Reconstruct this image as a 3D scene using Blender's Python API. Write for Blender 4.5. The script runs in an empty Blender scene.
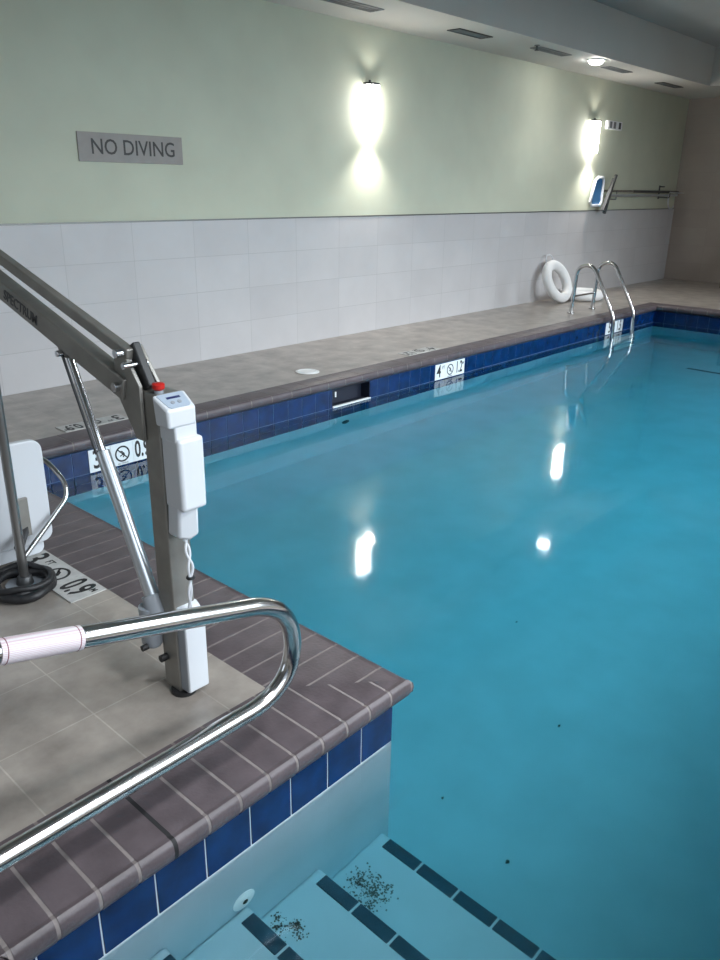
import bpy, bmesh, math, random
from mathutils import Vector, Matrix
random.seed(7)
C = bpy.context.scene.collection
PI = math.pi
sc = bpy.context.scene

# ------------------------------------------------------------------ camera
F_PX = 778.8
yaw, pitch, roll = 0.8364, -0.3603, 0.015
fw = Vector((math.sin(yaw)*math.cos(pitch), math.cos(yaw)*math.cos(pitch), math.sin(pitch)))
rt = Vector((math.cos(yaw), -math.sin(yaw), 0)); up = rt.cross(fw)
r2 = rt*math.cos(roll) + up*math.sin(roll); u2 = up*math.cos(roll) - rt*math.sin(roll)
cam = bpy.data.cameras.new('camera'); cam.sensor_fit = 'HORIZONTAL'; cam.sensor_width = 36.0
cam.lens = F_PX/720*36; cam.clip_start = 0.02; cam.clip_end = 100
camo = bpy.data.objects.new('camera', cam); C.objects.link(camo)
m = Matrix((( r2.x, u2.x, -fw.x, -1.7017), (r2.y, u2.y, -fw.y, -1.3740), (r2.z, u2.z, -fw.z, 1.5299), (0, 0, 0, 1)))
camo.matrix_world = m
sc.camera = camo

# ------------------------------------------------------------------ world, light, exposure
w = bpy.data.worlds.new('world'); sc.world = w; w.use_nodes = True
w.node_tree.nodes['Background'].inputs[0].default_value = (0.6, 0.75, 1.0, 1)
w.node_tree.nodes['Background'].inputs[1].default_value = 0.3
sc.view_settings.view_transform = 'Standard'; sc.view_settings.look = 'None'
sc.view_settings.gamma = 1.0; sc.view_settings.use_curve_mapping = False
sc.view_settings.exposure = 0.18
sc.cycles.use_denoising = True
sc.cycles.max_bounces = 10; sc.cycles.diffuse_bounces = 5; sc.cycles.glossy_bounces = 5
sc.cycles.transparent_max_bounces = 16; sc.cycles.sample_clamp_indirect = 6.0
sc.cycles.caustics_reflective = False; sc.cycles.caustics_refractive = True

def area(name, loc, target, sx, sy, power, col, spread=180):
    l = bpy.data.lights.new(name, 'AREA'); l.shape = 'RECTANGLE'; l.size = sx; l.size_y = sy
    l.energy = power; l.color = col; l.spread = math.radians(spread)
    o = bpy.data.objects.new(name, l); C.objects.link(o); o.location = loc
    d = Vector(target) - Vector(loc); o.rotation_euler = d.to_track_quat('-Z', 'Y').to_euler()
    return o
# daylight through the window band in the unseen wall behind the camera
DAY = (0.84, 0.93, 1.0)
WIN = [(-3.6, 2.0), (-1.3, 2.0), (1.0, 2.0), (3.3, 2.0), (6.2, 2.0), (9.2, 2.0)]
for wx, wz in WIN:
    area('window_daylight', (wx, -2.84, wz), (wx - 0.3, -0.84, wz - 1.5), 1.9, 2.1, {-3.6: 14, -1.3: 15, 1.0: 34, 3.3: 86, 6.2: 90, 9.2: 82}[wx], DAY, 98)
area('window_daylight', (-4.90, 2.2, 1.5), (3.0, 2.6, 0.2), 1.6, 1.8, 9, DAY, 150)

# ------------------------------------------------------------------ materials
def sock(bs, *names):
    for n in names:
        if n in bs.inputs: return bs.inputs[n]
def mat(name, col, rough=0.5, metal=0.0, noise=0.0, nscale=8.0, bump=0.0, bscale=60.0, emit=None, estr=0.0, coat=0.0, col2=None, spec=None):
    M_ = bpy.data.materials.new(name); M_.use_nodes = True
    nt = M_.node_tree; b = nt.nodes['Principled BSDF']
    b.inputs['Base Color'].default_value = (*col, 1); b.inputs['Roughness'].default_value = rough
    b.inputs['Metallic'].default_value = metal
    if spec is not None: b.inputs['Specular IOR Level'].default_value = spec
    if coat: b.inputs['Coat Weight'].default_value = coat
    if emit: b.inputs['Emission Color'].default_value = (*emit, 1); b.inputs['Emission Strength'].default_value = estr
    tc = nt.nodes.new('ShaderNodeTexCoord')
    if noise or col2:
        n = nt.nodes.new('ShaderNodeTexNoise'); n.inputs['Scale'].default_value = nscale; n.inputs['Detail'].default_value = 5
        nt.links.new(tc.outputs['Object'], n.inputs['Vector'])
        mx = nt.nodes.new('ShaderNodeMix'); mx.data_type = 'RGBA'
        c2 = col2 if col2 else tuple(max(0, c*(1-noise)) for c in col)
        mx.inputs['A'].default_value = (*col, 1); mx.inputs['B'].default_value = (*c2, 1)
        rp = nt.nodes.new('ShaderNodeMapRange'); rp.inputs['From Min'].default_value = 0.35; rp.inputs['From Max'].default_value = 0.68
        nt.links.new(n.outputs['Fac'], rp.inputs['Value']); nt.links.new(rp.outputs['Result'], mx.inputs['Factor'])
        nt.links.new(mx.outputs['Result'], b.inputs['Base Color'])
    if bump:
        n2 = nt.nodes.new('ShaderNodeTexNoise'); n2.inputs['Scale'].default_value = bscale; n2.inputs['Detail'].default_value = 4
        nt.links.new(tc.outputs['Object'], n2.inputs['Vector'])
        bp = nt.nodes.new('ShaderNodeBump'); bp.inputs['Strength'].default_value = bump; bp.inputs['Distance'].default_value = 0.01
        nt.links.new(n2.outputs['Fac'], bp.inputs['Height']); nt.links.new(bp.outputs['Normal'], b.inputs['Normal'])
    return M_

def tile_mat(name, c1, c2, mortar, tw, th, off, swap='XY', rough=0.45, msize=0.004, cloud=0.25, cscale=3.0, ccol=None):
    M_ = bpy.data.materials.new(name); M_.use_nodes = True
    nt = M_.node_tree; b = nt.nodes['Principled BSDF']; b.inputs['Roughness'].default_value = rough
    tc = nt.nodes.new('ShaderNodeTexCoord'); sp = nt.nodes.new('ShaderNodeSeparateXYZ'); cb = nt.nodes.new('ShaderNodeCombineXYZ')
    nt.links.new(tc.outputs['Object'], sp.inputs[0])
    nt.links.new(sp.outputs[swap[0]], cb.inputs['X']); nt.links.new(sp.outputs[swap[1]], cb.inputs['Y'])
    mp = nt.nodes.new('ShaderNodeMapping'); mp.inputs['Location'].default_value = (-off[0] + 50*tw, -off[1] + 50*th, 0)
    nt.links.new(cb.outputs[0], mp.inputs['Vector'])
    br = nt.nodes.new('ShaderNodeTexBrick'); br.offset = 0.0; br.squash = 1.0
    br.inputs['Color1'].default_value = (*c1, 1); br.inputs['Color2'].default_value = (*c2, 1); br.inputs['Mortar'].default_value = (*mortar, 1)
    br.inputs['Scale'].default_value = 1.0; br.inputs['Mortar Size'].default_value = msize; br.inputs['Mortar Smooth'].default_value = 0.2
    br.inputs['Brick Width'].default_value = tw; br.inputs['Row Height'].default_value = th
    nt.links.new(mp.outputs[0], br.inputs['Vector'])
    n = nt.nodes.new('ShaderNodeTexNoise'); n.inputs['Scale'].default_value = cscale; n.inputs['Detail'].default_value = 7; n.inputs['Roughness'].default_value = 0.6
    nt.links.new(tc.outputs['Object'], n.inputs['Vector'])
    rp = nt.nodes.new('ShaderNodeMapRange'); rp.inputs['From Min'].default_value = 0.35; rp.inputs['From Max'].default_value = 0.7
    rp.inputs['To Max'].default_value = cloud
    nt.links.new(n.outputs['Fac'], rp.inputs['Value'])
    mx = nt.nodes.new('ShaderNodeMix'); mx.data_type = 'RGBA'
    nt.links.new(rp.outputs['Result'], mx.inputs['Factor']); nt.links.new(br.outputs['Color'], mx.inputs['A'])
    mx.inputs['B'].default_value = (*(ccol or tuple(c*0.5 for c in c1)), 1)
    nt.links.new(mx.outputs['Result'], b.inputs['Base Color'])
    bp = nt.nodes.new('ShaderNodeBump'); bp.inputs['Strength'].default_value = 0.4; bp.inputs['Distance'].default_value = 0.002; bp.invert = True
    nt.links.new(br.outputs['Fac'], bp.inputs['Height']); nt.links.new(bp.outputs['Normal'], b.inputs['Normal'])
    return M_

M = {}
M['deck'] = tile_mat('deck_tile', (0.43, 0.385, 0.345), (0.385, 0.345, 0.31), (0.54, 0.49, 0.44), 0.30, 0.30, (-0.77, 0.256), 'XY', 0.30, 0.0025, 0.9, 4.5, (0.20, 0.175, 0.155))
M['walltile'] = tile_mat('wall_tile', (0.60, 0.585, 0.59), (0.56, 0.545, 0.55), (0.45, 0.44, 0.44), 0.6119, 0.3086, (1.364, 0.0), 'XZ', 0.4, 0.0025, 0.35, 2.5, (0.47, 0.455, 0.46))
M['fartile'] = tile_mat('far_wall_tile', (0.38, 0.33, 0.29), (0.35, 0.30, 0.265), (0.31, 0.27, 0.24), 0.61, 0.3086, (0.2, 0.0), 'YZ', 0.5, 0.002, 0.4, 2.0, (0.29, 0.25, 0.22))
M['green'] = mat('pale_green_paint', (0.61, 0.63, 0.50), 0.7, noise=0.07, nscale=2.0)
M['ceil'] = mat('ceiling_paint', (0.56, 0.54, 0.50), 0.8, noise=0.05, nscale=1.5)
M['ceil2'] = mat('upper_ceiling_paint', (0.40, 0.39, 0.37), 0.85, noise=0.06, nscale=1.5)
M['wallpaint'] = mat('plain_wall_paint', (0.60, 0.58, 0.53), 0.8, noise=0.04)
M['coping'] = mat('coping_brick', (0.108, 0.086, 0.095), 0.42, noise=0.35, nscale=9, bump=0.12, bscale=90)
M['grout'] = mat('coping_grout', (0.225, 0.195, 0.19), 0.75, noise=0.2, nscale=30)
M['joint'] = mat('expansion_joint', (0.012, 0.012, 0.014), 0.7)
M['bluetile'] = mat('cobalt_tile', (0.002, 0.026, 0.115), 0.25, noise=0.5, nscale=9, spec=0.3)
M['whitegrout'] = mat('white_grout', (0.62, 0.68, 0.72), 0.6)
M['bluegrout'] = mat('blue_grey_grout', (0.10, 0.17, 0.30), 0.6)
M['plaster'] = mat('pool_plaster', (0.39, 0.53, 0.60), 0.7, noise=0.10, nscale=3.5)
M['nosing'] = mat('dark_nosing_tile', (0.010, 0.05, 0.085), 0.35, noise=0.3, nscale=20)
M['steel'] = mat('stainless_steel', (0.66, 0.66, 0.66), 0.16, 1.0, noise=0.1, nscale=20)
M['brushed'] = mat('brushed_steel', (0.33, 0.32, 0.295), 0.42, 0.55, noise=0.2, nscale=12)
M['polesteel'] = mat('dark_worn_steel', (0.24, 0.235, 0.23), 0.3, 0.8)
M['chrome'] = mat('chrome', (0.75, 0.77, 0.8), 0.1, 1.0)
M['alu'] = mat('aluminium_tube', (0.62, 0.66, 0.70), 0.3, 0.75)
M['greyplastic'] = mat('grey_plastic', (0.33, 0.36, 0.40), 0.4)
M['darkgrey'] = mat('dark_grey_metal', (0.07, 0.072, 0.075), 0.4, 0.4)
M['white'] = mat('white_plastic', (0.68, 0.71, 0.75), 0.32)
M['ringwhite'] = mat('white_life_ring', (0.88, 0.88, 0.88), 0.45)
M['whitematt'] = mat('white_matt', (0.80, 0.80, 0.80), 0.6)
M['screen'] = mat('pale_control_panel', (0.42, 0.50, 0.60), 0.3)
M['navy'] = mat('navy_print', (0.02, 0.03, 0.12), 0.5)
M['red'] = mat('red_plastic', (0.55, 0.02, 0.015), 0.35)
M['black'] = mat('black_ink', (0.012, 0.012, 0.014), 0.5)
M['rubber'] = mat('black_rubber', (0.018, 0.018, 0.020), 0.5, noise=0.3, nscale=20, bump=0.3, bscale=40)
M['signwhite'] = mat('white_sign_tile', (0.78, 0.82, 0.84), 0.25)
M['floorsign'] = mat('worn_floor_sign_tile', (0.55, 0.55, 0.54), 0.5, noise=0.2, nscale=25)
M['taupe'] = mat('taupe_sign_plate', (0.33, 0.305, 0.285), 0.5, noise=0.1, nscale=10)
M['signtext'] = mat('dark_sign_lettering', (0.022, 0.020, 0.020), 0.5)
M['vent'] = mat('dark_vent_slot', (0.05, 0.052, 0.055), 0.6)
M['ventframe'] = mat('grey_vent_frame', (0.17, 0.175, 0.18), 0.5)
M['netblue'] = mat('blue_net', (0.06, 0.22, 0.46), 0.7, noise=0.2, nscale=60)
M['shade'] = mat('glowing_frosted_glass', (0.9, 0.9, 0.88), 0.3, emit=(1.0, 0.97, 0.93), estr=28.0)
M['lamp'] = mat('glowing_downlight', (0.9, 0.9, 0.9), 0.3, emit=(1.0, 0.98, 0.95), estr=70.0)
M['panel'] = mat('glowing_fill_panel', (0.9, 0.9, 0.9), 0.4, emit=(0.95, 0.98, 1.0), estr=5.0)  # diffuser glow of the added overhead fill
M['trim'] = mat('metal_edge_trim', (0.16, 0.165, 0.16), 0.35, 0.6)
M['grit'] = mat('dark_grit', (0.07, 0.085, 0.075), 0.9)
M['debris'] = mat('brown_black_leaf_bit', (0.025, 0.03, 0.025), 0.8)
M['wood'] = mat('dark_chair_frame', (0.02, 0.015, 0.012), 0.4)
M['glass'] = mat('window_glass', (0.8, 0.9, 0.95), 0.1)
M['redline'] = mat('dark_red_line', (0.22, 0.06, 0.08), 0.5)
M['wire'] = mat('pale_cable', (0.72, 0.74, 0.78), 0.4)
M['inlet'] = mat('white_inlet', (0.85, 0.88, 0.9), 0.4)
M['holder'] = mat('dark_recess', (0.006, 0.01, 0.025), 0.6)

# sleeve with fine reddish print
def sleeve_mat():
    M_ = bpy.data.materials.new('white_label_fine_red_print'); M_.use_nodes = True
    nt = M_.node_tree; b = nt.nodes['Principled BSDF']; b.inputs['Roughness'].default_value = 0.45
    tc = nt.nodes.new('ShaderNodeTexCoord'); wv = nt.nodes.new('ShaderNodeTexWave'); wv.bands_direction = 'Z'
    wv.inputs['Scale'].default_value = 85; wv.inputs['Distortion'].default_value = 1.0; wv.inputs['Detail'].default_value = 2; wv.inputs['Detail Scale'].default_value = 8
    mp = nt.nodes.new('ShaderNodeMapping'); mp.inputs['Rotation'].default_value = (0, -0.25, 0)
    nt.links.new(tc.outputs['Object'], mp.inputs['Vector']); nt.links.new(mp.outputs[0], wv.inputs['Vector'])
    mx = nt.nodes.new('ShaderNodeMix'); mx.data_type = 'RGBA'
    mx.inputs['A'].default_value = (0.80, 0.78, 0.80, 1); mx.inputs['B'].default_value = (0.66, 0.50, 0.56, 1)
    nt.links.new(wv.outputs['Fac'], mx.inputs['Factor']); nt.links.new(mx.outputs['Result'], b.inputs['Base Color'])
    return M_
M['sleeve'] = sleeve_mat()

# algae-ish speckle dirt on the steps: specks only, elsewhere transparent is avoided by using small meshes

def water_mat():
    M_ = bpy.data.materials.new('pool_water'); M_.use_nodes = True
    nt = M_.node_tree; nt.nodes.clear()
    out = nt.nodes.new('ShaderNodeOutputMaterial')
    gl = nt.nodes.new('ShaderNodeBsdfGlass'); gl.inputs['Roughness'].default_value = 0.055; gl.inputs['IOR'].default_value = 1.333
    tc = nt.nodes.new('ShaderNodeTexCoord'); n = nt.nodes.new('ShaderNodeTexNoise'); n.inputs['Scale'].default_value = 2.2; n.inputs['Detail'].default_value = 1
    nt.links.new(tc.outputs['Object'], n.inputs['Vector'])
    bp = nt.nodes.new('ShaderNodeBump'); bp.inputs['Strength'].default_value = 0.05; bp.inputs['Distance'].default_value = 0.05
    nt.links.new(n.outputs['Fac'], bp.inputs['Height']); nt.links.new(bp.outputs['Normal'], gl.inputs['Normal'])
    nt.links.new(gl.outputs[0], out.inputs['Surface'])
    va = nt.nodes.new('ShaderNodeVolumeAbsorption'); va.inputs['Color'].default_value = (0.24, 0.825, 0.897, 1); va.inputs['Density'].default_value = 1.0
    nt.links.new(va.outputs[0], out.inputs['Volume'])
    return M_
M['water'] = water_mat()

# ------------------------------------------------------------------ mesh builder
def V(*a): return Vector(a[0]) if len(a) == 1 else Vector(a)
class MB:
    def __init__(s): s.v = []; s.f = []; s.mi = []
    def add(s, vs, fs, mi=0):
        n = len(s.v); s.v += [Vector(p) for p in vs]; s.f += [tuple(i+n for i in f) for f in fs]; s.mi += [mi]*len(fs); return s
    def box(s, a, b, mi=0):
        x0, y0, z0 = [min(a[i], b[i]) for i in range(3)]; x1, y1, z1 = [max(a[i], b[i]) for i in range(3)]
        return s.add([(x0,y0,z0),(x1,y0,z0),(x1,y1,z0),(x0,y1,z0),(x0,y0,z1),(x1,y0,z1),(x1,y1,z1),(x0,y1,z1)],
                     [(0,3,2,1),(4,5,6,7),(0,1,5,4),(1,2,6,5),(2,3,7,6),(3,0,4,7)], mi)
    def beam(s, a, b, wd, ht, side=(1,0,0), mi=0):
        a, b = V(a), V(b); d = (b-a).normalized(); sd = V(side); sd = (sd - d*sd.dot(d)).normalized(); u = d.cross(sd)
        vs = [p + sd*i*wd/2 + u*j*ht/2 for p in (a, b) for i, j in ((-1,-1),(1,-1),(1,1),(-1,1))]
        return s.add(vs, [(0,1,2,3),(7,6,5,4),(0,4,5,1),(1,5,6,2),(2,6,7,3),(3,7,4,0)], mi)
    def tube(s, pts, r, seg=16, caps=True, mi=0, closed=False):
        pts = [V(p) for p in pts]; n = len(pts); base = len(s.v); rr = r if isinstance(r, (list, tuple)) else [r]*n
        t0 = (pts[1]-pts[0]).normalized(); a = t0.orthogonal().normalized(); prev = t0
        for i, p in enumerate(pts):
            if closed: t = (pts[(i+1) % n]-pts[i-1]).normalized()
            elif i == 0: t = t0
            elif i == n-1: t = (pts[-1]-pts[-2]).normalized()
            else: t = ((pts[i+1]-p).normalized() + (p-pts[i-1]).normalized()).normalized()
            a = (prev.rotation_difference(t) @ a); a = (a - t*a.dot(t)).normalized(); prev = t; b = t.cross(a)
            for k in range(seg):
                th = 2*PI*k/seg; s.v.append(p + (a*math.cos(th) + b*math.sin(th))*rr[i])
        m_ = n if closed else n-1
        for i in range(m_):
            j = (i+1) % n
            for k in range(seg):
                k2 = (k+1) % seg; s.f.append((base+i*seg+k, base+i*seg+k2, base+j*seg+k2, base+j*seg+k)); s.mi.append(mi)
        if caps and not closed:
            s.f.append(tuple(base+k for k in reversed(range(seg)))); s.mi.append(mi)
            s.f.append(tuple(base+(n-1)*seg+k for k in range(seg))); s.mi.append(mi)
        return s
    def cyl(s, a, b, r, seg=24, mi=0): return s.tube([a, b], r, seg, True, mi)
    def prism(s, poly, vec, mi=0):
        n = len(poly); p0 = [V(p) for p in poly]; p1 = [p + V(vec) for p in p0]
        return s.add(p0+p1, [tuple(reversed(range(n))), tuple(range(n, 2*n))] + [(i, (i+1) % n, n+(i+1) % n, n+i) for i in range(n)], mi)
    def torus(s, c, axis, R_, r, seg=40, rs=16, mi=0):
        c = V(c); ax = V(axis).normalized(); a = ax.orthogonal().normalized(); b = ax.cross(a)
        pts = [c + (a*math.cos(2*PI*k/seg) + b*math.sin(2*PI*k/seg))*R_ for k in range(seg)]
        return s.tube(pts, r, rs, False, mi, closed=True)
    def ringflat(s, c, right, upv, ro, ri, th, seg=32, mi=0):
        c = V(c); a = V(right); b = V(upv); n = a.cross(b).normalized()
        vs = []
        for k in range(seg):
            t = 2*PI*k/seg; d = a*math.cos(t) + b*math.sin(t)
            vs += [c + d*ri, c + d*ro, c + d*ri + n*th, c + d*ro + n*th]
        fs = []
        for k in range(seg):
            i = 4*k; j = 4*((k+1) % seg); fs += [(i+2, i+3, j+3, j+2), (i+1, j+1, j+3, i+3), (i, i+2, j+2, j), (i, j, j+1, i+1)]
        return s.add(vs, fs, mi)
    def build(s, name, mt, parent=None, bevel=0.0, bseg=2, angle=40, origin=None):
        if not s.v: return None
        lo = Vector([min(p[i] for p in s.v) for i in range(3)]); hi = Vector([max(p[i] for p in s.v) for i in range(3)])
        c = V(origin) if origin is not None else (lo+hi)/2
        me = bpy.data.meshes.new(name); me.from_pydata([p-c for p in s.v], [], s.f); me.validate()
        mts = mt if isinstance(mt, (list, tuple)) else [mt]
        for x in mts: me.materials.append(x)
        if len(mts) > 1: me.polygons.foreach_set('material_index', s.mi[:len(me.polygons)])
        me.polygons.foreach_set('use_smooth', [True]*len(me.polygons))
        bm = bmesh.new(); bm.from_mesh(me); bmesh.ops.recalc_face_normals(bm, faces=bm.faces); bm.to_mesh(me); bm.free()
        me.set_sharp_from_angle(angle=math.radians(angle)); me.update()
        o = bpy.data.objects.new(name, me); C.objects.link(o)
        wp = wpos(parent) if parent else Vector((0,0,0))
        if parent: o.parent = parent
        o.location = c - wp; o['_w'] = list(c)
        if bevel:
            b = o.modifiers.new('bevel', 'BEVEL'); b.width = bevel; b.segments = bseg; b.limit_method = 'ANGLE'; b.angle_limit = math.radians(50)
        return o
def wpos(o): return Vector(o['_w']) if '_w' in o else o.matrix_world.translation
def thing(name, label, cat, loc, group=None):
    o = bpy.data.objects.new(name, None); C.objects.link(o); o.location = loc; o['_w'] = list(loc); o.empty_display_size = 0.05
    o['label'] = label; o['category'] = cat
    if group: o['group'] = group
    return o
def tag(o, label, cat, group=None):
    o['label'] = label; o['category'] = cat
    if group: o['group'] = group
    return o
def struct(o, label=None):
    o['kind'] = 'structure'
    if label: o['label'] = label
    return o
def text(body, size, origin, right, upv, mt, parent, name='lettering', xs=1.0, bold=0.0, ex=0.0006):
    """flat lettering standing on a surface; origin is the middle of the word"""
    cu = bpy.data.curves.new('t', 'FONT'); cu.body = body; cu.size = size; cu.extrude = ex; cu.offset = bold; cu.resolution_u = 3
    cu.align_x = 'CENTER'; cu.align_y = 'CENTER'
    ob = bpy.data.objects.new('t', cu); C.objects.link(ob)
    dg = bpy.context.evaluated_depsgraph_get(); me = bpy.data.meshes.new_from_object(ob.evaluated_get(dg))
    bpy.data.objects.remove(ob)
    R_ = V(right).normalized(); U = V(upv).normalized(); N = R_.cross(U)
    mb = MB(); mb.v = [V(origin) + R_*(p.co.x*xs) + U*p.co.y + N*p.co.z for p in me.vertices]
    mb.f = [tuple(p.vertices) for p in me.polygons]; mb.mi = [0]*len(mb.f)
    bpy.data.meshes.remove(me)
    return mb.build(name, mt, parent)
def arc(c, a, b, r, t0, t1, n):
    return [V(c) + V(a)*r*math.cos(t0+(t1-t0)*i/n) + V(b)*r*math.sin(t0+(t1-t0)*i/n) for i in range(n+1)]
def smooth_path(pts, rad, n=6):
    pts = [V(p) for p in pts]; out = [pts[0]]
    for i in range(1, len(pts)-1):
        a = (pts[i-1]-pts[i]); b = (pts[i+1]-pts[i]); r = min(rad if not isinstance(rad, list) else rad[i-1], a.length*0.49, b.length*0.49)
        p0 = pts[i] + a.normalized()*r; p2 = pts[i] + b.normalized()*r
        for k in range(n+1):
            t = k/n; out.append(p0*(1-t)**2 + pts[i]*2*t*(1-t) + p2*t*t)
    out.append(pts[-1]); return out

# ------------------------------------------------------------------ dimensions
YB, YN, XE, XF, W, XA = 3.126, -1.25, 9.56, 13.2, 4.513, -1.36   # pool back, near, far end; far wall, back wall; step alcove end
WX, WY, WB, WE = 0.32, 0.27, 0.17, 0.22                            # coping widths
ZT0, ZT1, ZW = -0.085, -0.246, -0.252
ZC, ZC2, YS = 3.03, 3.56, 3.6
X0, Y0 = -5.0, -2.9

# ------------------------------------------------------------------ room
fl = MB()
for a, b in [((X0, WY, -0.3), (-WX, YB+WB, 0)), ((X0, YB+WB, -0.3), (XF, W, 0)), ((XE+WE, YN-WX, -0.3), (XF, YB+WB, 0)),
             ((X0, Y0, -0.3), (XF, YN-WX, 0)), ((X0, YN-WX, -0.3), (XA-WX, WY, 0))]:
    fl.box(a, b)
struct(fl.build('floor', M['deck'], origin=(0,0,0)), 'grey-beige square tiled pool deck')
struct(MB().box((X0, W, 1.234), (XF, W+0.15, ZC2+0.3)).build('wall_back', M['green'], origin=(0,0,0)), 'pale green painted wall above the tiling')
struct(MB().box((X0, W-0.012, -0.05), (XF, W+0.15, 1.234)).build('wall_back', M['walltile'], origin=(0,0,0)), 'pale grey tiled lower part of the wall')
struct(MB().box((X0, W-0.016, 1.230), (XF, W-0.002, 1.242)).build('trim_1', M['trim']))
struct(MB().box((XF, Y0, -0.05), (XF+0.15, W+0.15, ZC2+0.3)).build('wall_far', M['fartile'], origin=(0,0,0)), 'brown tiled end wall')
struct(MB().box((X0-0.15, Y0-0.15, -0.05), (X0, 1.3, ZC2+0.3)).box((X0-0.15, 3.1, -0.05), (X0, W+0.15, ZC2+0.3)).box((X0-0.15, 1.3, -0.05), (X0, 3.1, 0.5)).box((X0-0.15, 1.3, 2.5), (X0, 3.1, ZC2+0.3)).build('wall_left', M['wallpaint'], origin=(0,0,0)))
nw = MB().box((X0, Y0-0.15, -0.05), (XF, Y0, 0.9)).box((X0, Y0-0.15, 3.1), (XF, Y0, ZC2+0.3))
xs = sorted([x for x, _ in WIN]); edge = X0
for x in xs:
    nw.box((edge, Y0-0.15, 0.9), (x-1.0, Y0, 3.1)); edge = x+1.0
nw.box((edge, Y0-0.15, 0.9), (XF, Y0, 3.1))
struct(nw.build('wall_near', M['wallpaint'], origin=(0,0,0)))
for i, x in enumerate(xs):
    f = MB().box((x-1.0, Y0-0.1, 0.9), (x-0.95, Y0-0.02, 3.1)).box((x+0.95, Y0-0.1, 0.9), (x+1.0, Y0-0.02, 3.1)).box((x-1, Y0-0.1, 0.9), (x+1, Y0-0.02, 0.95)).box((x-1, Y0-0.1, 3.05), (x+1, Y0-0.02, 3.1))
    struct(f.build('window_%d' % (i+1), M['whitematt']))
# ceiling: low strip along the tiled wall, step up over the pool
struct(MB().box((X0, YS, ZC), (XF, W, ZC+0.9)).box((11.6, Y0, ZC), (XF, YS, ZC+0.9)).build('ceiling', M['ceil'], origin=(0,0,0)), 'low pale grey ceiling strip along the wall')
struct(MB().box((X0, Y0, ZC2), (11.6, YS, ZC2+0.15)).build('ceiling', M['ceil2'], origin=(0,0,0)), 'raised grey ceiling over the pool')

# ------------------------------------------------------------------ coping
# profile: (depth from pool face, z); negative depth overhangs the water
PROF = [(None, 0.0)] + [(-0.010, 0.0), (-0.016, -0.0025), (-0.022, -0.0015), (-0.030, -0.001), (-0.038, -0.006), (-0.043, -0.015), (-0.0455, -0.030), (-0.044, -0.048), (-0.037, -0.062), (-0.022, -0.074), (0.0, -0.080)] + [(None, -0.080)]
def coping_run(name, origin, along, outward, L, width, k0, k1, pitch=0.104, off=0.0, black=None):
    """along: direction of the edge, outward: from the water into the deck; k0/k1 mitre slopes at the two ends (1 convex, -1 concave, 0 square)"""
    o = V(origin); a = V(along); d = V(outward)
    def brick(mb, t0, t1, shrink, mi):
        prof = [(width if q is None else (width*(1-q[1]) if isinstance(q, tuple) else q), z) for q, z in PROF]
        def pt(t, q, z):
            q2 = q + (shrink if q < -0.012 else 0); z2 = z - (shrink if z > -0.03 else 0) + (shrink if z < -0.06 else 0)
            return o + a*t + d*q2 + Vector((0,0,z2))
        A = [pt(t0, q, z) for q, z in prof]; B = [pt(t1, q, z) for q, z in prof]
        n = len(prof)
        mb.add(A+B, [tuple(range(n)), tuple(reversed(range(n, 2*n)))] + [(i, n+i, n+(i+1) % n, (i+1) % n) for i in range(n)], mi)
    mb = MB(); g = 0.005
    brick(mb, -2, L+2, 0.0012, 1)
    t = -0.5 + (off % pitch)
    while t < L+0.5:
        brick(mb, t+g, t+pitch-g, 0.0, 0); t += pitch
    if black is not None:
        k = round((black-(-0.5+(off % pitch)))/pitch); tb = -0.5+(off % pitch)+k*pitch
        brick(mb, tb-g*1.15, tb+g*1.15, -0.0003, 2)
    ob = mb.build(name, [M['coping'], M['grout'], M['joint']], None, angle=35, origin=(0,0,0))
    bm = bmesh.new(); bm.from_mesh(ob.data)
    for p, nn in ((o, a - d*k0), (o + a*L, -a - d*k1)):      # mitre both ends
        bmesh.ops.bisect_plane(bm, geom=bm.verts[:]+bm.edges[:]+bm.faces[:], plane_co=p, plane_no=nn, clear_inner=True)
    bm.to_mesh(ob.data); bm.free()
    return struct(ob, 'brown brick coping with rounded nose')
coping_run('trim_2', (0, 0, 0), (-1,0,0), (0,1,0), 1.36, WY, WX/WY, -WX/WY, off=0.06+0.5, black=0.905)
coping_run('trim_3', (0, 0, 0), (0,1,0), (-1,0,0), YB, WX, WY/WX, -WB/WX, off=0.08+0.5)
coping_run('trim_4', (0, YB, 0), (1,0,0), (0,1,0), XE, WB, -WX/WB, -WE/WB, pitch=0.208)
coping_run('trim_5', (XE, YB, 0), (0,-1,0), (1,0,0), YB-YN, WE, -WB/WE, -WX/WE, pitch=0.208)
coping_run('trim_6', (XE, YN, 0), (-1,0,0), (0,-1,0), XE-XA, WX, -WE/WX, -1, pitch=0.208)
coping_run('trim_7', (XA, YN, 0), (0,1,0), (-1,0,0), -YN, WX, -1, -WY/WX)

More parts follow.
